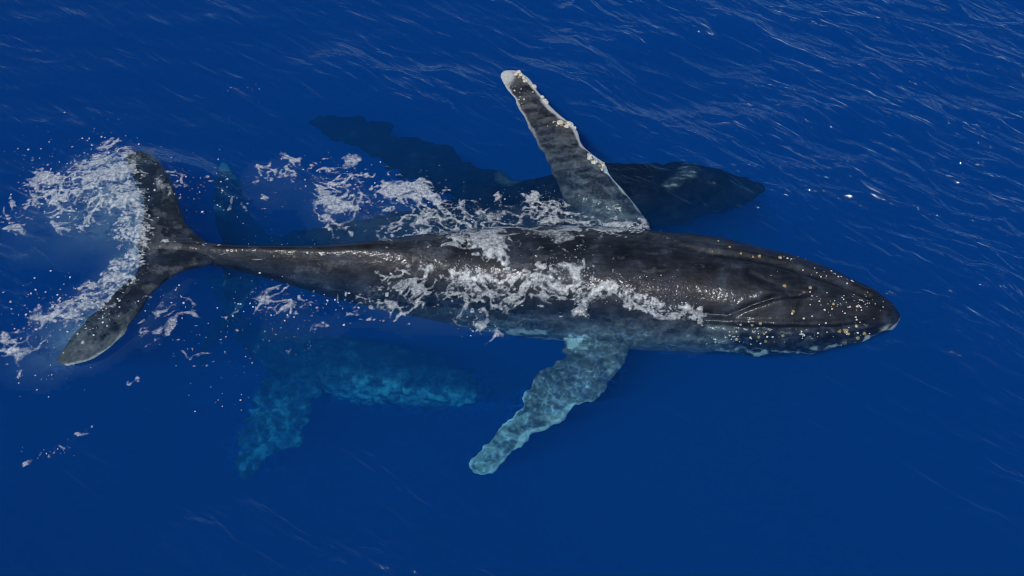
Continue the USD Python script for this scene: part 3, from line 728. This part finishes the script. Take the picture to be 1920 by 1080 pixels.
# churned water: streaked and grainy, never quite closed
str_ = n2(qx, qy, 3.0, 9.0, 91, 4)
bub = n2(lx, ly, 24, 30, 93, 3)
churn = np.clip(kk * 0.82 - 0.16 + 2.8 * (str_ - 0.52) + 2.4 * (bub - 0.5), 0, 1.0) * sstep(0.0, 0.2, kk)
cov = np.zeros(FX.shape)
cov[live] = np.maximum(lacy, churn)
keep = ndimage.maximum_filter(cov, 3) > 0.02
thick = ndimage.gaussian_filter(np.clip(cov, 0, 1), 2.0)
rough = np.zeros(FX.shape)
rough[live] = n2(lx, ly, 11, seed=83, octaves=3) - 0.4
burst = np.exp(-((PXY[:, 0] - 1090) / 18) ** 2 - ((PXY[:, 1] - 570) / 30) ** 2).reshape(FX.shape)
mound = 0.4 * K
fz = ground + 0.008 + 0.02 * thick + thick * rough * (0.015 + 0.04 * mound) + 0.09 * burst * thick * (0.6 + rough) + 0.03 * mound
fid = -np.ones(FX.shape, int)
cell = keep[:-1, :-1] & keep[1:, :-1] & keep[:-1, 1:] & keep[1:, 1:]
ys, xs = np.nonzero(cell)


def foam_piece(name, sel, label):
    yy, xx = ys[sel], xs[sel]
    if not len(yy):
        return
    g = np.arange(FX.size).reshape(FX.shape)
    qd = np.stack([g[yy, xx], g[yy, xx + 1], g[yy + 1, xx + 1], g[yy + 1, xx]], 1)
    used, inv = np.unique(qd, return_inverse=True)
    qd = inv.reshape(-1, 4)
    vts = np.stack([FX.ravel()[used], FY.ravel()[used], fz.ravel()[used]], 1)
    tag(put(name, (vts, qd), FOAM, attrs={'cover': cov.ravel()[used]}), label, 'foam', kind='stuff')


# aerated water just under the foam
BS = 6
bubk = ndimage.gaussian_filter(np.clip(K + 0.55 * sstep(0.3, 0.9, M), 0, 1.2), 26)[::BS, ::BS]
bX, bY = FX[::BS, ::BS], FY[::BS, ::BS]
bpx = PXY.reshape(*FX.shape, 2)[::BS, ::BS]
bubk = bubk * (1 - 0.75 * sstep(380, 640, bpx[..., 0]))
bc = np.clip(bubk * (0.15 + 1.1 * n2(bX.ravel(), bY.ravel(), 2.0, 3.2, 141, 4).reshape(bX.shape)), 0, 1) * 0.62
bz = -0.30 - 0.25 * n2(bX.ravel(), bY.ravel(), 0.9, 1.1, 143, 2).reshape(bX.shape)
bi = np.arange(bX.size).reshape(bX.shape)
on = (ndimage.maximum_filter(bc, 3) > 0.015)
on = on[:-1, :-1] & on[1:, :-1] & on[:-1, 1:] & on[1:, 1:]
by_, bx_ = np.nonzero(on)
bq = np.stack([bi[by_, bx_], bi[by_, bx_ + 1], bi[by_ + 1, bx_ + 1], bi[by_ + 1, bx_]], 1)
used, inv = np.unique(bq, return_inverse=True)
BUB = usdkit.material(stage, '/World/Looks/bubble_cloud_white', {
    'a': ('attribute', {'attribute': 'cover'}), 'd': ('diffuse_bsdf', {'color': (0.40, 0.46, 0.5)}),
    't': ('transparent_bsdf', {}), 'mx': ('mix_closure', {})},
    [('a.fac', 'mx.fac'), ('t.BSDF', 'mx.closure1'), ('d.BSDF', 'mx.closure2')], surface='mx.closure')
tag(put('bubble_cloud', (np.stack([bX.ravel()[used], bY.ravel()[used], bz.ravel()[used]], 1), inv.reshape(-1, 4)), BUB, attrs={'cover': bc.ravel()[used]}),
    'pale turquoise clouds of bubbles under the foam', 'bubbles', kind='stuff')

cpx = PXY.reshape(*FX.shape, 2)[ys, xs]
left = cpx[:, 0] < 330
axis = np.interp(cpx[:, 0], [330, 700, 1000, 1350], [470, 488, 492, 540])
foam_piece('foam', left, 'churned white foam trailing behind the tail flukes')
foam_piece('foam', ~left & (cpx[:, 1] < axis), "lacy white foam along the far side of the surfaced whale's back")
foam_piece('foam', ~left & (cpx[:, 1] >= axis), "lacy white foam along the near side of the surfaced whale's back")

# ------------------------------------------------------------------ spray
ico = trimesh.creation.icosphere(1)
IV, IF = np.array(ico.vertices), np.array(ico.faces)


def spray(name, spots, label, rng):
    vs, fs, off = [], [], 0
    for px, py, sx, sy, h, cnt, rmin, rmax in spots:
        for _ in range(int(cnt * 0.5)):
            a, b = px + rng.normal() * sx, py + rng.normal() * sy
            p = P(a, b, 0.03)
            gi, gj = int((p[0] - fx0) / FS), int((p[1] - fy0) / FS)
            zz = ground[gj, gi] if 0 <= gi < FX.shape[1] and 0 <= gj < FX.shape[0] else float(wave(p[:1], p[1:2])[0])
            p[2] = zz + 0.005 + h * rng.random() ** 1.5
            r = 0.8 * (rmin + (rmax - rmin) * rng.random() ** 4)
            sc = r * np.array([1 + rng.random() * 0.8, 1 + rng.random() * 0.5, 0.6 + 0.3 * rng.random()])
            an = rng.random() * 3.14; ca, sa = math.cos(an), math.sin(an)
            v = IV * sc
            v = np.stack([ca * v[:, 0] - sa * v[:, 1], sa * v[:, 0] + ca * v[:, 1], v[:, 2]], 1) + p
            vs.append(v); fs.append(IF + off); off += len(v)
    tag(put(name, (np.vstack(vs), np.vstack(fs)), DROPS), label, 'spray', kind='stuff')


rs = np.random.default_rng(8)
spray('spray', [(140, 350, 60, 50, 0.12, 420, 0.005, 0.022), (200, 300, 25, 30, 0.15, 80, 0.005, 0.018), (130, 590, 60, 30, 0.1, 320, 0.005, 0.02), (60, 630, 30, 20, 0.05, 70, 0.006, 0.02), (250, 430, 20, 60, 0.15, 160, 0.004, 0.014),
                (60, 720, 60, 20, 0.01, 40, 0.005, 0.014), (80, 855, 30, 8, 0.01, 30, 0.005, 0.014)], 'white droplets thrown up around the tail flukes', rs)
spray('spray', [(1092, 545, 9, 22, 0.40, 220, 0.004, 0.014), (1180, 550, 30, 9, 0.12, 160, 0.004, 0.013), (1255, 575, 35, 9, 0.14, 260, 0.004, 0.013), (1250, 560, 14, 8, 0.2, 60, 0.004, 0.011), (1040, 515, 30, 10, 0.1, 120, 0.004, 0.012), (870, 512, 30, 8, 0.08, 90, 0.004, 0.012),
                (580, 580, 60, 25, 0.02, 130, 0.005, 0.02), (470, 570, 40, 30, 0.02, 70, 0.005, 0.02), (400, 640, 70, 40, 0.01, 90, 0.004, 0.014), (420, 760, 40, 14, 0.01, 26, 0.005, 0.014), (520, 650, 60, 30, 0.01, 60, 0.004, 0.014), (900, 615, 40, 10, 0.01, 30, 0.005, 0.014),
                (330, 560, 20, 20, 0.03, 40, 0.005, 0.02)], 'white droplets along the near side of the surfaced whale', rs)
spray('spray', [(1175, 435, 22, 8, 0.1, 200, 0.004, 0.013), (1020, 370, 20, 12, 0.05, 70, 0.005, 0.014), (880, 400, 50, 25, 0.04, 120, 0.005, 0.014), (700, 370, 60, 28, 0.03, 170, 0.005, 0.016), (600, 330, 50, 20, 0.02, 70, 0.005, 0.016), (400, 360, 45, 30, 0.02, 110, 0.006, 0.022),
                (450, 165, 16, 8, 0.01, 26, 0.004, 0.011), (450, 250, 30, 50, 0.01, 16, 0.004, 0.012), (940, 380, 10, 14, 0.06, 40, 0.005, 0.014), (320, 350, 14, 30, 0.03, 30, 0.006, 0.02), (480, 455, 120, 12, 0.01, 50, 0.004, 0.012)], 'white droplets along the far side of the surfaced whale', rs)
